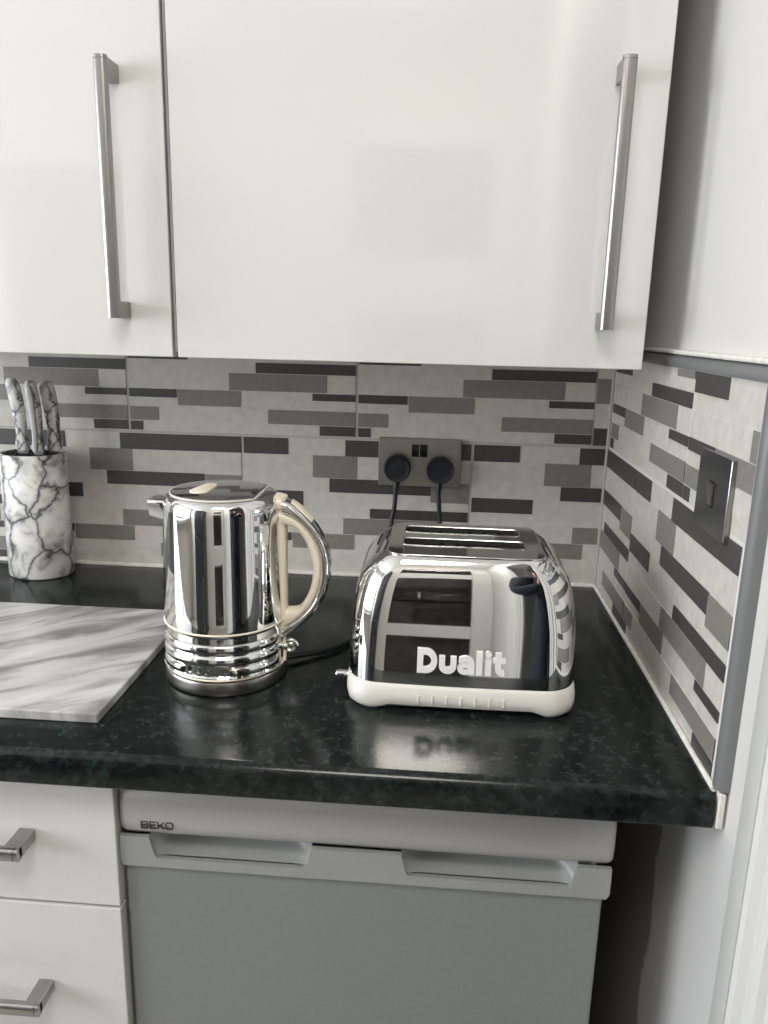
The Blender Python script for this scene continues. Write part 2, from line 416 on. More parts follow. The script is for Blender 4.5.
# narrow cut strip in the corner
for v0, v1, mi in ((.406, .370, 1), (.370, .328, 2), (.328, .286, 1), (.286, .256, 3)):
    prism(bm, [(-.0265, v1), (-.002, v1), (-.002, v0), (-.0265, v0)], lambda u, v, n: (u, -n, v), -.0022, .0003, mi)
obj('wall_tiles_back', bm, mats4, kind='structure').name = 'wall_backtiles'
bm = B(); box(bm, .0010, .010, -.626, 0, 0, ZTOP, mi=0)
fr = lambda u, v, n: (-n, -u, v)
tiles(bm, fr, [(.205 - W, H, .002, .205, H), (.205, H, .205, .622, H), (.010, 2 * H, .012, .42, ZTOP - .001), (.42, 2 * H, .42, .622, ZTOP - .001)])
M['grout2'] = mat('pale_grout', (.66, .65, .63), .8, bump=.3, bscale=500)
obj('wall_tiles_right', bm, [M['grout2']] + mats4[1:], kind='structure').name = 'wall_righttiles'
# silicone beads and grey trims
bm = B(); tube(bm, [(-.0012, -.0012, .002), (-.0012, -.0012, ZTOP)], .0030, 8); obj('trim_7', bm, M['grout'], kind='structure', smooth=60)
bm = B()
tube(bm, [(XL, -.002, .002), (-.004, -.002, .002)], .0045, 8); tube(bm, [(-.002, -.004, .002), (-.002, -.632, .002)], .0032, 8)
tube(bm, [(-.0002, -.6258, .0), (-.0002, -.6258, ZTOP)], .0020, 8)
obj('trim_5', bm, M['caulk'], kind='structure', smooth=60)
def quarter(dst, fn, r, L0, L1, n=8):
    pr = [(0, 0)] + [(r * math.cos(PI / 2 * k / n), r * math.sin(PI / 2 * k / n)) for k in range(n + 1)]
    loft(dst, [[fn(a, b, L) for a, b in pr] for L in (L0, L1)])
bm = B()                                                       # along the top of the tiles
prof = [(.010, ZTOP), (-.003, ZTOP), (-.0035, ZTOP + .004), (-.002, ZTOP + .010), (.003, ZTOP + .0145), (.010, ZTOP + .0155)]
loft(bm, [[(x, y, z) for x, z in prof] for y in (-.002, -.640)])
obj('trim_2', bm, M['tiletrim'], kind='structure', smooth=60)
bm = B()                                                       # down the front edge of the tiles
prof = [(.010, -.628), (-.003, -.628), (-.0035, -.631), (-.0025, -.636), (.002, -.6405), (.010, -.642)]
loft(bm, [[(x, y, z) for x, y in prof] for z in (.004, ZTOP + .014)])
obj('trim_3', bm, M['tiletrim'], kind='structure', smooth=60)
bm = B()                                                       # filler lump at the end of the worktop
box(bm, .0008, .0075, -.642, -.610, -.037, .002, .0015)
obj('trim_4', bm, M['caulk'], kind='structure')
bm = B(); box(bm, -.0005, .010, -.64, -.002, ZTOP + .0155, ZTOP + .021, .002); obj('trim_6', bm, M['caulk'], kind='structure')

# ------------------------------------------------------------------ worktop
bm = B(); yf, r, th = -.640, .012, .0385
pr = [(-.001, 0), (yf + r, 0)] + [(yf + r - r * math.sin(math.radians(a)), -r + r * math.cos(math.radians(a))) for a in range(15, 91, 15)] + \
     [(yf + r * .25 - r * .25 * math.cos(math.radians(a)), -th + r * .25 - r * .25 * math.sin(math.radians(a))) for a in range(0, 91, 18)] + [(-.001, -th)]
loft(bm, [[(x, y, z) for y, z in pr] for x in (XL + .01, -.0015)])
obj('worktop', bm, M['worktop'], loc=(-1.3, -.32, -.038), smooth=50, label='dark green-black speckled worktop with a rounded front edge', cat='worktop')

# ------------------------------------------------------------------ cabinets
def bar_handle_v(parent, x, yface, z0, z1, side, name='handle'):
    """upright D-bar: two flat posts and a rounded bar"""
    yb = yface - .036; w = .0165; h = B()
    pr = rrect(w / 2, .006, .0055, 5)
    loft(h, [[(x + u, yb + v, z) for u, v in pr] for z in (z0, z0 + .004)])
    loft(h, [[(x + u * 1.0, yb + v, z) for u, v in pr] for z in (z0 + .0045, z1 - .0045)])
    loft(h, [[(x + u, yb + v, z) for u, v in pr] for z in (z1 - .004, z1)])
    o = obj(name, h, M['steel'], parent, smooth=50)
    for z in (z0, z1 - .021):
        p = B(); box(p, x - w / 2 + .001, x + w / 2 - .001, yb, yface, z, z + .021, .0012)
        obj('post', p, M['steel'], o)
    return o
def bar_handle_h(parent, x0, x1, yface, z, name='handle'):
    yb = yface - .036; w = .0165; h = B()
    pr = rrect(.006, w / 2, .0055, 5)
    for a, b in ((x0, x0 + .004), (x0 + .0045, x1 - .0045), (x1 - .004, x1)):
        loft(h, [[(x, yb + u, z + v) for u, v in pr] for x in (a, b)])
    o = obj(name, h, M['steelx'], parent, smooth=50)
    for x in (x0, x1 - .019):
        p = B(); box(p, x, x + .019, yb, yface, z - w / 2 + .001, z + w / 2 - .001, .0012)
        obj('post', p, M['steelx'], o)
    return o
def wall_unit(x0, x1, hx, label):
    t = empty('wall_cabinet', ((x0 + x1) / 2, -.17, .405), label, 'cabinet', 'white gloss wall cabinets')
    b = B(); box(b, x0 + .002, x1 - .002, -.316, -.0045, .4295, 1.122); obj('carcass', b, M['carcass'], t)
    b = B(); box(b, x0 + .0015, x1 - .0015, -.335, -.317, .402, 1.118, .0012, mi=0)
    d = obj('door', b, M['gloss'], t)
    b = B(); box(b, x0 + .0015, x1 - .0015, -.316, -.012, .4085, .429, 0); obj('light_pelmet', b, M['carcass'], t)
    bar_handle_v(d, hx, -.335, .450, .749, 1)
    return t
wall_unit(-.641, -.039, -.0965, 'white gloss wall cabinet above the toaster, long steel handle at its right edge')
wall_unit(-1.247, -.645, -.7065, 'white gloss wall cabinet above the knife block, partly outside the picture')
bm = B(); box(bm, -.6445, -.6415, -.330, -.02, .410, 1.12); obj('filler_strip', bm, M['edge'], loc=(-.643, -.17, .41), label='thin grey joint strip between the two wall cabinets', cat='strip')

# drawer unit under the worktop
DXR = -.6432; DY = -.600
t = empty('drawer_cabinet', (-.945, -.30, -ZO), 'white gloss drawer cabinet at the lower left with steel bar handles', 'cabinet')
b = B(); box(b, -1.243, DXR - .002, -.581, -.02, -.76, -.040); obj('carcass', b, M['carcass'], t)
b = B(); box(b, -1.243, DXR - .002, -.53, -.51, -ZO, -.765); obj('plinth', b, M['carcass'], t)
for z0, z1, hz, hx in ((-.220, -.046, -.130, -.738), (-.500, -.2245, -.339, -.732), (-.76, -.5045, -.60, -.732)):
    b = B(); box(b, -1.243, DXR, DY, -.582, z0, z1, .0012); d = obj('drawer', b, M['gloss'], t)
    bar_handle_h(d, hx - .315, hx, DY, hz)

# ------------------------------------------------------------------ undercounter fridge
FX0, FX1 = -.6425, -.0805; FC = (FX0 + FX1) / 2
t = empty('undercounter_fridge', (FC, -.30, -ZO), 'silver undercounter fridge with two recessed grip pockets in its door', 'fridge')
b = B(); box(b, FX0 + .006, FX1 - .006, -.54, -.05, -.88, -.10, .004); obj('body', b, M['fridgebody'], t)
for x in (FX0 + .05, FX1 - .05):
    for y in (-.50, -.09):
        b = B(); lathe(b, x, y, [(.018, -ZO), (.018, -.878)], 16); obj('foot', b, M['black'], t)
pr = [(-.04, -.052), (-.545, -.052)] + [(-.545 - .050 * math.sin(math.radians(a)), -.052 - .034 + .034 * math.cos(math.radians(a))) for a in range(10, 91, 10)] + \
     [(-.5952, -.108), (-.593, -.120), (-.587, -.1270), (-.575, -.1290), (-.04, -.1290)]
b = B(); rings = []
for k, (dx, s) in enumerate(((0, .010), (.0015, .005), (.005, .0015), (.010, 0))):
    rings.append([(FX0 + dx, max(y, -.60) + s * (1 if y < -.4 else 0), z) for y, z in pr])
for k, (dx, s) in enumerate(((.010, 0), (.005, .0015), (.0015, .005), (0, .010))):
    rings.append([(FX1 - dx, y + s * (1 if y < -.4 else 0), z) for y, z in pr])
loft(b, rings); lid = obj('lid', b, M['silver'], t, smooth=45)
# word on the lid, wide square letters
b = B(); hh = .0098; fnl = lambda u, v, d: (-.6150 + u * hh, -.5952 - d, -.1165 + v * hh)
w_ = .14; q = w_ / 2
stroke(b, [(q, q), (q, 1 - q), (.75, 1 - q), (.82, .78), (.75, .52), (.85, .26), (.78, q)], w_, fnl, -.004, .0004, closed=True); stroke(b, [(q, .52), (.75, .52)], w_, fnl, -.004, .0004)
x = 1.03
stroke(b, [(x + .85, q), (x + q, q), (x + q, 1 - q), (x + .85, 1 - q)], w_, fnl, -.004, .0004); stroke(b, [(x + q, .5), (x + .78, .5)], w_, fnl, -.004, .0004)
x = 1.98
stroke(b, [(x + q, 0), (x + q, 1)], w_, fnl, -.004, .0004); stroke(b, [(x + .80, 1 - .04), (x + .28, .5), (x + .82, .04)], w_, fnl, -.004, .0004); stroke(b, [(x + q, .5), (x + .30, .5)], w_, fnl, -.004, .0004)
x = 2.92
stroke(b, [(x + .22, q), (x + q, .24), (x + q, .76), (x + .22, 1 - q), (x + .72, 1 - q), (x + .94 - q, .76), (x + .94 - q, .24), (x + .72, q)], w_, fnl, -.004, .0004, closed=True)
obj('lettering', b, M['badge'], lid)
# door: panel, grip strip with two pockets
b = B(); box(b, FX0 + .003, FX1 - .008, -.588, -.545, -.86, -.1655, .004); door = obj('door', b, M['silverdoor'], t)
zs0, zs1 = -.1660, -.1294
P1, P2 = (-.607, -.4185), (-.3165, -.1195)
outline = [(FX0 + .002, zs0), (FX1 - .003, zs0), (FX1 - .003, zs1), (P2[1], zs1)]
def notch(p0, p1, zb):
    return [(p1, zs1), (p1 - .005, zb + .003), (p1 - .008, zb), (p0 + .009, zb), (p0 + .006, zb + .003), (p0, zs1)]
outline = [(FX0 + .003, zs0 - .002), (FX1 - .006, zs0 - .002), (FX1 - .0025, zs0 + .004), (FX1 - .0025, zs1)] + notch(P2[0], P2[1], -.1560) + notch(P1[0], P1[1], -.1560) + [(FX0 + .001, zs1), (FX0 + .001, zs0 + .004)]
b = B(); prism(b, outline, lambda u, v, d: (u, -.594 + d, v), 0, .006); strip = obj('grip_strip', b, M['silver2'], door)
for p0, p1 in (P1, P2):
    b = B(); pts = []
    for x, s in ((p0, 0), (p0 + .010, .7), (p0 + .022, 1), (p1 - .022, 1), (p1 - .010, .7), (p1, 0)):
        pts.append([(x, -.588 + .038 * s, zs1 + .003), (x, -.5885 + .036 * s, -.142), (x, -.5895 + .028 * s, -.152), (x, -.590 + .004 * s, -.1560)])
    loft(b, pts, False, False, closed=False)
    obj('grip_pocket', b, M['silver2'], strip, smooth=60)

# ------------------------------------------------------------------ marble board
bm = B(); box(bm, -1.075, -.667, -.5745, -.246, .0003, .0125, .0018)
obj('chopping_board', bm, M['board'], loc=(-.87, -.41, 0), label='grey and white streaked marble slab board lying on the worktop', cat='chopping board')

# ------------------------------------------------------------------ knife block and knives
KX, KY, KA, KB, KH = -.9975, -.064, .0565, .048, .220
t = empty('knife_block', (KX, KY, 0), 'oval white knife block with black marble veins and bristle filling', 'knife block')
b = B()
E_ = lambda a, bb, z: [(KX + a * math.cos(2 * PI * i / 64), KY + bb * math.sin(2 * PI * i / 64), z) for i in range(64)]
loft(b, [E_(KA - .003, KB - .003, .0005), E_(KA, KB, .0035), E_(KA, KB, KH - .002), E_(KA - .0015, KB - .0015, KH), E_(KA - .005, KB - .005, KH), E_(KA - .006, KB - .006, KH - .02), E_(KA - .006, KB - .006, .012)])
obj('holder', b, M['veined'], t, smooth=50)
b = B()
loft(b, [E_(KA - .0065, KB - .0065, KH - .016), E_(KA - .0065, KB - .0065, KH - .003)])
for k in range(420):
    a = random.random() * 2 * PI; q = math.sqrt(random.random()) * .95
    x, y = KX + (KA - .008) * q * math.cos(a), KY + (KB - .008) * q * math.sin(a); h = KH - .003 + random.uniform(.0005, .003)
    prism(b, [(-.0012, -.0012), (.0012, -.0012), (.0012, .0012), (-.0012, .0012)], lambda u, v, d: (x + u, y + v, d), KH - .004, h)
obj('bristle_filling', b, M['black'], t)
def knife(x0, x1, y, zb, zt, w, label, spine):
    """marble-patterned handle standing up out of the block; x0 bottom, x1 top"""
    t = empty('kitchen_knife', (x0, y, zb), label, 'knife', 'knives in the marble block')
    b = B(); rings = []
    for s, wf, df in ((0, .80, .8), (.02, .95, .95), (.12, 1.0, 1), (.22, .80, .92), (.34, .82, .92), (.55, .98, 1), (.78, 1.0, 1), (.9, .98, 1), (.96, .88, .85), (1.0, .55, .55)):
        xc = x0 + (x1 - x0) * s + .004 * math.sin(PI * s); z = zb + (zt - zb) * s
        rings.append([(xc + u, y + v, z) for u, v in rrect(w / 2 * wf, .0085 * df, .007, 4)])
    loft(b, rings); obj('handle', b, M['veined_knife'], t, smooth=60)
    if spine:
        b = B(); rings = []
        for s, wf in ((.02, .45), (.3, .5), (.75, .62), (.9, .6), (.93, .4)):
            xc = x0 + (x1 - x0) * s + .004 * math.sin(PI * s); z = zb + (zt - zb) * s
            rings.append([(xc + u - .001, y - .0085 + v, z) for u, v in rrect(w / 2 * wf, .0022, .002, 3)])
        loft(b, rings); obj('spine', b, M['knifegrey'], t, smooth=60, label='plain grey strip along the handle')
    b = B(); box(b, x0 - w * .42, x0 + w * .42, y - .001, y + .001, zb - .15, zb + .004); obj('blade', b, M['blade'], t)
knife(-1.0085, -1.0195, -.074, .2235, .348, .0225, 'marble-handled knife at the left of the block, leaning outwards', False)
knife(-.9770, -.9825, -.082, .2235, .345, .0200, 'knife with a plain grey spine, between the two other marble handles', True)
knife(-.9580, -.9660, -.062, .2235, .344, .0255, 'marble-handled knife at the right of the block, nearest the kettle', False)

# ------------------------------------------------------------------ kettle
KCX, KCY = -.5595, -.4200
t = empty('kettle', (KCX, KCY, .0195), 'polished chrome kettle with cream handle on the black worktop', 'kettle')
TXA = math.radians(-95)        # direction the lettering faces
def rk(r, z, a):
    """ribbed lower band: two full ribs, a third broken by the lettering"""
    out = r
    for zc in (.0605, .0450, .0300):
        d = (z - zc) / .0068
        if abs(d) < 1:
            amp = .0036 * math.sqrt(max(0, 1 - d * d))
            if zc < .035:
                dd = (a - (2 * PI + TXA) + PI) % (2 * PI) - PI
                amp *= min(1, max(0, (abs(dd) - .40) / .05))
            h = (a + PI) % (2 * PI) - PI
            amp *= min(1, max(0, (abs(h) - .22) / .10))
            out += amp
    return out
b = B()
prof = [(.070, .020), (.0765, .0215), (.0772, .0245)] + [(.0750, .0265 + .0005)] + [(.0748, .0265 + i * .0010) for i in range(50)] + [(.0752, .0785), (.0766, .0800), (.0770, .0825)] + \
       [(.0770 - .0035 * s, .0825 + .142 * s) for s in (.15, .4, .7, 1)] + [(.0729, .2300), (.0714, .2355), (.0692, .2393), (.0662, .2416), (.0632, .2426), (.060, .2428)]
lathe(b, KCX, KCY, prof, 144, rk)
obj('body', b, M['chrome'], t, smooth=50)
b = B()
for zz, rr in ((.0805, .0770), (.0218, .0768)):
    tube(b, [(KCX + rr * math.cos(2 * PI * i / 96), KCY + rr * math.sin(2 * PI * i / 96), zz) for i in range(97)], .0012, 8)
obj('seal_ring', b, M['cream'], t, smooth=60)
# lid: round plate cut straight at the handle side
b = B(); pts = []
R0, cut = .0640, .0490
a0 = math.acos(cut / R0)
pts = [(KCX + R0 * math.cos(a0 + (2 * PI - 2 * a0) * i / 60), KCY + R0 * math.sin(a0 + (2 * PI - 2 * a0) * i / 60)) for i in range(61)]
sc = lambda f: [(KCX - .005 + (x - KCX + .005) * f, KCY + (y - KCY) * f) for x, y in pts]
loft(b, [[(x, y, z) for x, y in sc(f)] for f, z in ((1, 0.2422), (1, 0.2438), (.985, 0.2448), (.95, 0.2452))])
lidk = obj('lid', b, M['chromelid'], t, smooth=50)
b = B(); tube(b, [(x, y, .2436) for x, y in sc(1.006)] + [(sc(1.006)[0][0], sc(1.006)[0][1], .2436)], .0011, 8); obj('rim', b, M['white_plastic'], lidk, smooth=60, label='thin pale line round the lid')
b = B()
c0, c1 = Vector((-.585, -.436)), Vector((-.581, -.396)); ax = (c1 - c0).normalized(); nn = Vector((-ax.y, ax.x)); lp = []
for i in range(25):
    a = math.radians(90 + 180 * i / 24); lp.append(c0 + ax * .0115 * math.cos(a) + nn * .0115 * math.sin(a))
for i in range(25):
    a = math.radians(-90 + 180 * i / 24); lp.append(c1 + ax * .0075 * math.cos(a) + nn * .0075 * math.sin(a))
cen = (c0 + c1) / 2
loft(b, [[(cen.x + (p.x - cen.x) * f, cen.y + (p.y - cen.y) * f, z) for p in lp] for f, z in ((1, .2448), (1, .2462), (.94, .2468))])
obj('lid_badge', b, M['cream'], lidk, smooth=50, label='cream oval badge on the lid')
# spout
b = B(); rings = []
for x, hw, z0, z1 in ((-.615, .021, .2050, .2320), (-.637, .019, .2070, .2322), (-.645, .0175, .2085, .2322), (-.6510, .0168, .2100, .2318)):
    zc, hz = (z0 + z1) / 2, (z1 - z0) / 2
    rings.append([(x, KCY + u, zc + v) for u, v in [(p[0] * (1 if p[1] > 0 else .72), p[1]) for p in rrect(hw, hz, .004, 5)]])
rings.append([(-.6503, KCY + (p[1] - KCY) * .82, .2210 + (p[2] - .2210) * .80) for p in rings[-1]])
rings.append([(-.630, KCY + (p[1] - KCY), p[2]) for p in rings[-1]])
loft(b, rings); obj('spout', b, M['chrome'], t, smooth=40)
# handle: cream D frame, chrome outer band, cream thumb catch, lever
outer = spline([(-.4895, .2365), (-.470, .2290), (-.444, .2050), (-.428, .1790), (-.4225, .1500), (-.427, .1160), (-.440, .0900), (-.460, .0680), (-.482, .0540)], 5)
seam = spline([(-.4895, .2200), (-.4660, .2110), (-.4500, .1960), (-.4385, .1760), (-.4335, .1500), (-.4365, .1230), (-.4465, .0990), (-.4640, .0790), (-.4840, .0640)], 5)
inner = spline([(-.4800, .2010), (-.4670, .1985), (-.4550, .1830), (-.4480, .1640), (-.4445, .1450), (-.4475, .1220), (-.4550, .1040), (-.4640, .0920), (-.4790, .0900)], 5)
def ribbon(P, Q, hy, e=2.6, n=20, flat=None):
    rings = []
    for p, q in zip(P, Q):
        c = (p + q) / 2; d = (p - q) / 2; ring = []
        for i in range(n):
            a = 2 * PI * i / n; ca, sa = math.cos(a), math.sin(a)
            u = math.copysign(abs(ca) ** (2 / e), ca); v = math.copysign(abs(sa) ** (2 / e), sa)
            ring.append((c.x + d.x * u, KCY + hy * v, c.y + d.y * u + .003))
        rings.append(ring)
    return rings
v2 = lambda L: [Vector((p.x, p.y)) for p in L]
def spl2(c): return [Vector((p[0], p[1])) for p in [(q.x, q.y) for q in spline([(a, bz, 0) for a, bz in c], 5)]]
outer = spl2([(-.4895, .2365), (-.470, .2290), (-.444, .2050), (-.428, .1790), (-.4225, .1500), (-.427, .1160), (-.440, .0900), (-.460, .0680), (-.482, .0540)])
seam = spl2([(-.4895, .2200), (-.4660, .2110), (-.4500, .1960), (-.4385, .1760), (-.4335, .1500), (-.4365, .1230), (-.4465, .0990), (-.4640, .0790), (-.4840, .0640)])
inner = spl2([(-.4800, .2010), (-.4670, .1985), (-.4550, .1830), (-.4480, .1640), (-.4445, .1450), (-.4475, .1220), (-.4550, .1040), (-.4640, .0920), (-.4790, .0900)])
b = B()
loft(b, ribbon(seam, inner, .0135, 3.2)); loft(b, ribbon(outer[:4], seam[:4], .0135, 3.2))
vb = [Vector((-.4785, z)) for z in (.056, .085, .15, .205, .226, .2365)]; vo = [Vector((-.4925, z)) for z in (.050, .085, .15, .205, .226, .2395)]
loft(b, ribbon(vb, vo, .0110, 3.2))
hnd = obj('handle', b, M['cream'], t, smooth=50)
b = B(); loft(b, ribbon([p + (p - Vector((-.49, .146))).normalized() * .0 for p in outer][2:], [s + (o - s).normalized() * -.001 for s, o in zip(seam, outer)][2:], .0160, 3.0)); obj('chrome_band', b, M['chrome'], hnd, smooth=50, label='chrome outer band of the handle')
b = B(); th_o = spl2([(-.4720, .2325), (-.4600, .2245), (-.4455, .2085)]); th_i = spl2([(-.4700, .2280), (-.4590, .2175), (-.4470, .2045)])
loft(b, ribbon(th_o, th_i, .0095, 2.4)); obj('lid_catch', b, M['cream'], hnd, smooth=60, label='cream thumb catch on the handle')
b = B()                                                        # cream strip running down from the handle to the foot
tube(b, [(KCX + .0775, KCY - .006, .060), (KCX + .0785, KCY - .006, .040), (KCX + .0780, KCY - .006, .0225)], .0022, 8)
obj('lower_strip', b, M['cream'], hnd, smooth=60)
b = B(); box(b, KCX + .074, KCX + .082, KCY - .009, KCY + .009, .036, .046, .003)
tube(b, [(-.4745 + .0085 * math.cos(2 * PI * i / 24), KCY - .004, .0425 + .0075 * math.sin(2 * PI * i / 24)) for i in range(25)], .0030, 10)
box(b, -.479, -.470, KCY - .006, KCY - .002, .038, .047, .0015)
obj('switch_lever', b, M['chrome'], t, smooth=50)
b = B(); hh = .0175; wid = 3.64 * hh * .84
def ftxt(u, v, d):
    a = TXA + (u * hh * .84 - wid / 2) / .0755; rr = .0752 + d
    return (KCX + rr * math.cos(a), KCY + rr * math.sin(a), .0265 + v * hh)
dualit(b, ftxt, -.002, .0007, .17); obj('lettering', b, M['satin'], t, smooth=40)
# power base it stands on
bm = B(); lathe(bm, KCX, KCY, [(.0740, .0003), (.0775, .0020), (.0783, .0045), (.0783, .0165), (.0772, .0188), (.070, .0192)], 96)
obj('kettle_stand', bm, M['steelx'], loc=(KCX, KCY, 0), smooth=40, label='round brushed steel power stand underneath the chrome kettle', cat='kettle stand')

# ------------------------------------------------------------------ toaster
TX, TY = -.2550, -.398
t = empty('toaster', (TX, TY, 0), 'chrome two-slot toaster with off-white base and raised white lettering', 'toaster')
NB = 10
def tring(a, bb, r, z, bulge=0.0, lift=0.0):
    out = []
    base = rrect(a, bb, r, NB); dens = []
    for i, p in enumerate(base):                       # subdivide the long front and back runs
        q = base[(i + 1) % len(base)]; dens.append(p)
        if abs(p[1] - q[1]) < 1e-6 and abs(p[0] - q[0]) > .02:
            for k in range(1, 24): dens.append((p[0] + (q[0] - p[0]) * k / 24, p[1]))
    for x, y in dens:
        f = max(0, 1 - (x / a) ** 2)
        yy = y + (math.copysign(bulge * f, y) if abs(y) > bb * .6 else 0)
        zz = z
        if lift:
            s = min(1, max(0, (.104 - abs(x)) / .020)); s = s * s * (3 - 2 * s); zz = z + lift * s
        out.append((TX + x, TY + yy, zz))
    return out
b = B()
loft(b, [tring(.124, .0975, .026, .0005, .0030, .0085), tring(.1310, .1030, .028, .0022, .0030, .0060), tring(.1365, .1055, .029, .0070, .0030, .0060), tring(.1385, .1062, .030, .015, .0030, .003),
         tring(.1390, .1050, .032, .022, .0035), tring(.1386, .1015, .036, .0310, .0045), tring(.1376, .0992, .037, .0334, .0045), tring(.13, .088, .03, .0334)])
for k in range(7):
    x = TX - .0515 + k * .0168
    box(b, x, x + .0030, TY - .1098 + .0016 * ((k - 3) / 3) ** 2 * .4, TY - .096, .0125, .0235, .0006)
obj('base', b, M['white_plastic'], t, smooth=50)
b = B()
shell = [(.0332, .1374, .0985, .037), (.060, .1378, .0975, .038), (.085, .1372, .0960, .039), (.105, .1360, .0942, .039), (.125, .1338, .0920, .040), (.142, .1305, .0895, .040), (.158, .1262, .0865, .040),
         (.168, .1190, .0843, .038), (.1755, .1120, .0818, .035), (.181, .1045, .0788, .030), (.1845, .0980, .0765, .025), (.1858, .0930, .0745, .020)]
loft(b, [tring(a, bb, r, z, .0045) for z, a, bb, r in shell], True, False)
sh = obj('shell', b, M['chrome'], t, smooth=60)
# top plate with two slots
SL = [(-.3315, -.1820, -.4325, -.3985), (-.3315, -.1835, -.3725, -.3385)]
zt = .1872
b = B()
def plate(z, f):
    return [(TX + x * f, TY + y * f, z) for x, y in rrect(.0930, .0745, .020, NB)]
ox = plate(zt, 1.0)
vo_ = [b.verts.new(p) for p in ox]; eds = [b.edges.new((vo_[i], vo_[(i + 1) % len(vo_)])) for i in range(len(vo_))]
slotv = []
for x0, x1, y0, y1 in SL:
    pr = [((x0 + x1) / 2 + u, (y0 + y1) / 2 + v, zt) for u, v in rrect((x1 - x0) / 2, (y1 - y0) / 2, .006, 4)]
    vs = [b.verts.new(p) for p in pr]; eds += [b.edges.new((vs[i], vs[(i + 1) % len(vs)])) for i in range(len(vs))]; slotv.append(pr)
bmesh.ops.triangle_fill(b, edges=eds, use_beauty=True)
loft(b, [plate(zt, 1.0), plate(zt - .0012, 1.018)], False, False)
tp = obj('top_plate', b, M['chromelid'], sh)
b = B(); tube(b, plate(.1866, 1.012) + plate(.1866, 1.012)[:1], .0010, 8); obj('rim', b, M['chrome'], tp, smooth=60)
for pr in slotv:
    b = B(); cx, cy = sum(p[0] for p in pr) / len(pr), sum(p[1] for p in pr) / len(pr)
    sc_ = lambda f, z: [(cx + (p[0] - cx) * (1 + (f - 1) * .25), cy + (p[1] - cy) * f, z) for p in pr]
    loft(b, [sc_(1.06, zt + .0001), sc_(1.045, zt + .0009), sc_(1.01, zt + .0007), sc_(.985, zt - .0008)], False, False)
    s_ = obj('slot_rim', b, M['chromelid'], tp, smooth=60)
    b = B(); loft(b, [[(p[0], p[1], z) for p in sc_(.99, zt - .003)] for z in (zt - .0004, zt - .11)], False, True); obj('slot_liner', b, M['dark'], tp)
    b = B()
    hw = (max(p[1] for p in pr) - min(p[1] for p in pr)) / 2 - .0032
    for sg in (-1, 1):
        tube(b, [(pr[0][0] - .008, cy + sg * hw, zt - .020), (pr[0][0] - .143, cy + sg * hw, zt - .020)], .0011, 6)
        for k in range(6):
            x = pr[0][0] - .014 - k * .0245
            tube(b, [(x, cy + sg * hw, zt - .020), (x, cy + sg * hw, zt - .090)], .0010, 6)
    for k in range(5): box(b, pr[0][0] - .040 - k * .0195, pr[0][0] - .027 - k * .0195, cy + hw + .0022, cy + hw + .0029, zt - .0075, zt - .0055)
    obj('bread_guard', b, M['steel'], tp, smooth=60)
b = B(); tube(b, [(TX - .138, -.452, .0200), (TX - .1535, -.452, .0200), (TX - .1555, -.452, .0200)], [.0052, .0052, .0040], 16); obj('timer_knob', b, M['chrome'], t, smooth=50)
b = B(); hh = .0290
def ft(u, v, d):
    z = .0512 + v * hh; x = u * hh * .985 - .0530
    for (z0, a0_, b0_, _), (z1, a1_, b1_, _) in zip(shell, shell[1:]):
        if z0 <= z <= z1: k = (z - z0) / (z1 - z0); a_, bb = a0_ + (a1_ - a0_) * k, b0_ + (b1_ - b0_) * k
    return (TX + x, TY - bb - .0045 * (1 - (x / a_) ** 2) - d, z)
dualit(b, ft, -.001, .0030, .25); obj('lettering', b, M['logo'], t, smooth=40, label='raised white lettering on the front')

# ------------------------------------------------------------------ sockets, plugs, switch
SX, SZ = -.3246, .2160
t = empty('double_socket', (SX, -.001, SZ - .043), 'brushed steel double socket plate on the tiles behind the toaster', 'socket')
b = B(); pr = rrect(.073, .043, .004, 5)
loft(b, [[(SX + u * f, y, SZ + v * f2) for u, v in pr] for y, f, f2 in ((-.0009, 1, 1), (-.0060, 1, 1), (-.0075, .985, .975))]); obj('plate', b, M['plate'], t, smooth=40)
for x in (SX - .0077, SX + .0067):
    b = B(); pts = [(-.0076, SZ + .0105), (-.0092, SZ + .0105), (-.0112, SZ + .022), (-.0100, SZ + .0325), (-.0076, SZ + .0325)]
    loft(b, [[(x_, y, z) for y, z in pts] for x_ in (x - .0064, x + .0064)]); obj('rocker', b, M['blackgloss'], t)
for x in (SX - .0625, SX + .0625):
    b = B(); loft(b, [circ((x, -.0074, SZ - .001), .0032, 16, 'y'), circ((x, -.0084, SZ - .001), .0028, 16, 'y')]); obj('screw', b, M['plate'], t, smooth=40)
def plug(px, pz, cable, label):
    t = empty('power_plug', (px, -.0076, pz - .024), label, 'plug', 'black plugs in the double socket')
    b = B(); loft(b, [circ((px, y, pz), r, 40, 'y') for y, r in ((-.0078, .0215), (-.0130, .0236), (-.026, .0240), (-.0310, .0232), (-.0330, .0212), (-.0322, .0190), (-.0326, .0120), (-.0328, .003))])
    obj('body', b, M['black'], t, smooth=40)
    b = B(); tube(b, [(px - .0006, -.024, pz - .0215), (px - .001, -.026, pz - .030), (px - .0015, -.028, pz - .044)], [.0066, .0054, .0040], 12); obj('strain_relief', b, M['black'], t, smooth=60)
    b = B(); tube(b, spline(cable, 8), .0040, 10); obj('cable', b, M['black'], t, smooth=60)
plug(-.3625, .208, [(-.364, -.028, .168), (-.3655, -.030, .140), (-.370, -.034, .112), (-.372, -.050, .050), (-.374, -.085, .008), (-.382, -.150, .0045), (-.390, -.230, .0045), (-.4050, -.300, .0050),
     (-.430, -.345, .0055), (-.4600, -.368, .0070), (-.4880, -.388, .0090)], 'black round plug in the left socket outlet, its cable running to the kettle base')
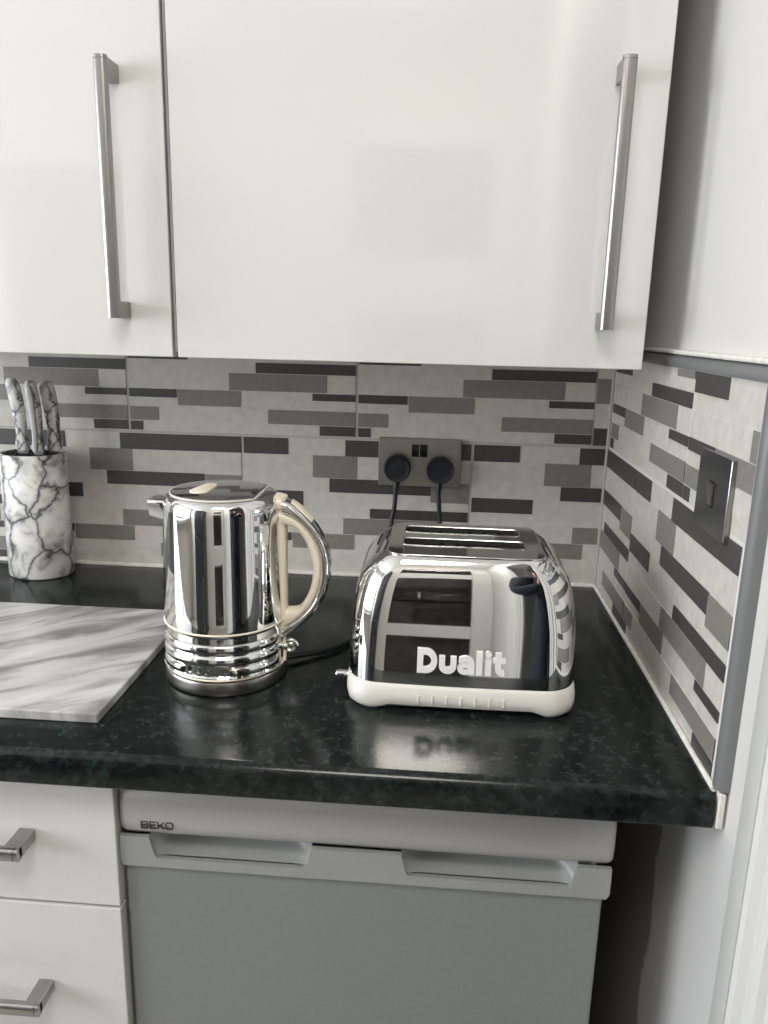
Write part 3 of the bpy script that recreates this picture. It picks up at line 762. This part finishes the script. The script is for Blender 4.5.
plug(-.2880, .207, [(-.2895, -.028, .167), (-.2870, -.030, .140), (-.2850, -.032, .112), (-.284, -.050, .060), (-.283, -.110, .020), (-.281, -.180, .0060), (-.2800, -.250, .012), (-.2800, -.2835, .022)],
     'black round plug in the right socket outlet, its cable hanging behind the toaster')
t = empty('wall_switch', (-.001, -.531, .240), 'dark square metal switch plate with a small toggle on the right wall', 'switch')
SY, SZ2 = -.5305, .2855
b = B(); pr = rrect(.0465, .0430, .003, 4)
loft(b, [[(x, SY + u * f, SZ2 + v * f) for u, v in pr] for x, f in ((-.0009, 1), (-.0046, 1), (-.0054, .985))]); obj('plate', b, M['plateblack'], t, smooth=40)
b = B(); loft(b, [[(x, y, z) for x, z in ((-.0052, SZ2 + .011), (-.0092, SZ2 + .011), (-.0096, SZ2 + .008), (-.0068, SZ2 - .012), (-.0052, SZ2 - .012))] for y in (SY - .0055, SY + .0055)]); obj('toggle', b, M['plate'], t)
b = B(); box(b, -.0061, -.0053, SY - .0075, SY + .0075, SZ2 - .0145, SZ2 + .0135, .0004); obj('toggle_bezel', b, M['blackgloss'], t)
b = B(); box(b, -.0050, -.0006, SY - .0480, SY - .0466, SZ2 - .043, SZ2 + .043, .0004); obj('edge_strip', b, M['steel'], t, label='bright metal edge of the plate')

# ------------------------------------------------------------------ unseen fridge-freezer, added at the rear wall to darken the chrome's reflections
t = empty('added_fridge_freezer', (-1.45, -2.20, -ZO), 'tall charcoal fridge-freezer added out of view to darken reflections in the chrome', 'reflection prop')
M['charcoal'] = mat('charcoal_steel', (.035, .037, .042), .3, .3)
b = B(); box(b, -1.75, -1.15, -2.48, -1.96, -ZO + .02, 1.85 - ZO, .006); obj('body', b, M['charcoal'], t)
for z0, z1 in ((-.86, -.12), (-.11, .93)):
    b = B(); box(b, -1.75, -1.15, -1.955, -1.90, z0, z1, .010); d = obj('door', b, M['charcoal'], t)
    b = B(); tube(b, [(-1.20, -1.86, z0 + .15), (-1.20, -1.86, z1 - .15)], .010, 12)
    for z in (z0 + .17, z1 - .17): box(b, -1.206, -1.194, -1.902, -1.86, z - .01, z + .01)
    obj('handle', b, M['steel'], d, smooth=50)
b = B(); box(b, -1.73, -1.17, -2.46, -1.98, -ZO, -ZO + .021); obj('plinth', b, M['black'], t)

# ------------------------------------------------------------------ the person in the doorway, mirrored in the chrome
def person(px, py):
    t = empty('person', (px, py, -ZO), 'person in dark navy clothes standing in the doorway, holding up a phone in both hands', 'person')
    V, Ed, R = [], [], []
    def v(x, y, z, r, link=None):
        V.append((px + x, py + y, z - 0)); R.append(r)
        if link is not None: Ed.append((link, len(V) - 1))
        return len(V) - 1
    pel = v(0, 0, .94, .150); wa = v(0, .01, 1.10, .150, pel); ch = v(0, .0, 1.26, .165, wa); sh = v(0, -.01, 1.38, .100, ch); nk = v(0, .005, 1.46, .050, sh); hd0 = v(0, .02, 1.53, .062, nk); hd = v(0, .025, 1.60, .078, hd0); v(0, .02, 1.665, .055, hd)
    v(0, .112, 1.575, .012, hd)
    for s in (-1, 1):
        hip = v(s * .09, 0, .86, .085, pel); kn = v(s * .10, .015, .48, .055, hip); an = v(s * .10, -.01, .08, .036, kn); v(s * .11, .13, .03, .030, an)
        so = v(s * .17, -.01, 1.35, .055, sh); el = v(s * .22, .09, 1.10, .042, so); wr = v(s * .10, .29, 1.26, .027, el); pa = v(s * .088, .33, 1.30, .026, wr)
        for k in range(4):
            a = v(s * (.088 - .004), .352, 1.285 + .019 * k, .0085, pa); c = v(s * (.070 - .003 * k), .372, 1.288 + .019 * k, .0075, a); v(s * (.052 - .002 * (k % 2)), .376, 1.289 + .019 * k, .0065, c)
        a = v(s * .070, .318, 1.315, .0095, pa); v(s * .048, .325, 1.328, .008, a)
        v(s * .078, .02, 1.595, .012, hd)
    me = bpy.data.meshes.new('skeleton'); me.from_pydata(V, Ed, [])
    o = bpy.data.objects.new('skeleton', me); COL.objects.link(o)
    sk = o.modifiers.new('skin', 'SKIN'); sk.use_smooth_shade = True
    for i, d in enumerate(me.skin_vertices[0].data): d.radius = (R[i], R[i] * (.72 if i in (0, 1, 2, 3) else 1)); d.use_root = (i == 0)
    for i in (0, 1, 2, 3): me.skin_vertices[0].data[i].radius = (R[i], R[i] * .8)
    sb = o.modifiers.new('sub', 'SUBSURF'); sb.levels = 2; sb.render_levels = 2
    dg = bpy.context.evaluated_depsgraph_get(); m2 = bpy.data.meshes.new_from_object(o.evaluated_get(dg))
    bpy.data.objects.remove(o)
    b = bmesh.new(); b.from_mesh(m2)
    for f in b.faces:
        c = f.calc_center_median(); x, y, z = c.x - px, c.y - py, c.z
        f.material_index = 1 if (z > 1.44 or y > .265) else (2 if z < .07 else 0)
    bmesh.ops.translate(b, verts=b.verts, vec=(0, 0, -ZO)); ob = obj('body', b, [M['navy'], M['skin'], M['black']], t, smooth=180)
    b = B(); bmesh.ops.create_uvsphere(b, u_segments=24, v_segments=16, radius=1)
    for q in b.verts:
        q.co = Vector((px + q.co.x * .088, py + .005 + q.co.y * .098, 1.628 - ZO + q.co.z * .082))
    bmesh.ops.delete(b, geom=[q for q in b.verts if q.co.y > py + .055 and q.co.z < 1.64 - ZO], context='VERTS')
    obj('hair', b, M['hair'], t, smooth=180)
    bm_ = B(); box(bm_, px - .039, px + .039, py + .352, py + .361, 1.255 - ZO + .005, 1.405 - ZO, .004)
    obj('phone', bm_, M['blackgloss'], loc=(px, py + .356, 1.26 - ZO), label='black phone held up in both hands by the person in the doorway', cat='phone')
person(.18, -1.42)

# ------------------------------------------------------------------ light
w = bpy.data.worlds.new('sky'); SC.world = w; w.use_nodes = True
bg = w.node_tree.nodes['Background']; bg.inputs['Color'].default_value = (.93, .965, 1.0, 1); bg.inputs['Strength'].default_value = 6.3
def portal(loc, rot, sx, sy):
    L = bpy.data.lights.new('window_portal', 'AREA'); L.shape = 'RECTANGLE'; L.size = sx; L.size_y = sy
    L.cycles.is_portal = True
    o = bpy.data.objects.new('window_portal', L); COL.objects.link(o); o.location = loc; o.rotation_euler = rot
portal((XL - .005, (WY0 + WY1) / 2, (WZ0 + WZ1) / 2 + ZO), (0, -PI / 2, 0), WZ1 - WZ0, WY1 - WY0)
# ceiling lamp of the kitchen
lt = empty('ceiling_light', (-.45, -1.68, ZC - .06), 'round white ceiling light fitting in the middle of the ceiling', 'ceiling light')
b = B(); lathe(b, -.45, -1.68, [(.34, ZC), (.34, ZC - .03), (.335, ZC - .035)], 48); obj('body', b, M['white_plastic'], lt, smooth=40)
M['lamp'] = mat('lamp_diffuser', (.9, .88, .84), .4, emis=((1, .95, .88), 10.5))
b = B(); lathe(b, -.45, -1.68, [(.33, ZC - .0352), (.32, ZC - .05), (.25, ZC - .060), (.10, ZC - .065), (.01, ZC - .066)], 48); obj('diffuser', b, M['lamp'], lt, smooth=60)

# ------------------------------------------------------------------ camera
yaw, pit, rol, f = -.0677, -.2371, .0244, 769.93
fw = Vector((math.sin(yaw) * math.cos(pit), math.cos(yaw) * math.cos(pit), math.sin(pit)))
r_ = Vector((math.cos(yaw), -math.sin(yaw), 0)); u_ = r_.cross(fw)
r2 = r_ * math.cos(rol) + u_ * math.sin(rol); u2 = -r_ * math.sin(rol) + u_ * math.cos(rol)
cam = bpy.data.cameras.new('camera'); co = bpy.data.objects.new('camera', cam); COL.objects.link(co)
mt = Matrix((r2, u2, -fw)).transposed().to_4x4(); mt.translation = Vector((-.2943, -1.3450, .4485 + ZO)); co.matrix_world = mt
cam.sensor_fit = 'VERTICAL'; cam.sensor_height = 24; cam.lens = f / 1024 * 24; cam.clip_start = .02
SC.camera = co
vs = SC.view_settings; vs.view_transform = 'Standard'; vs.look = 'None'; vs.exposure = 0.62; vs.gamma = 1; vs.use_curve_mapping = False
SC.cycles.use_denoising = True; SC.cycles.max_bounces = 10; SC.cycles.diffuse_bounces = 6; SC.cycles.glossy_bounces = 6
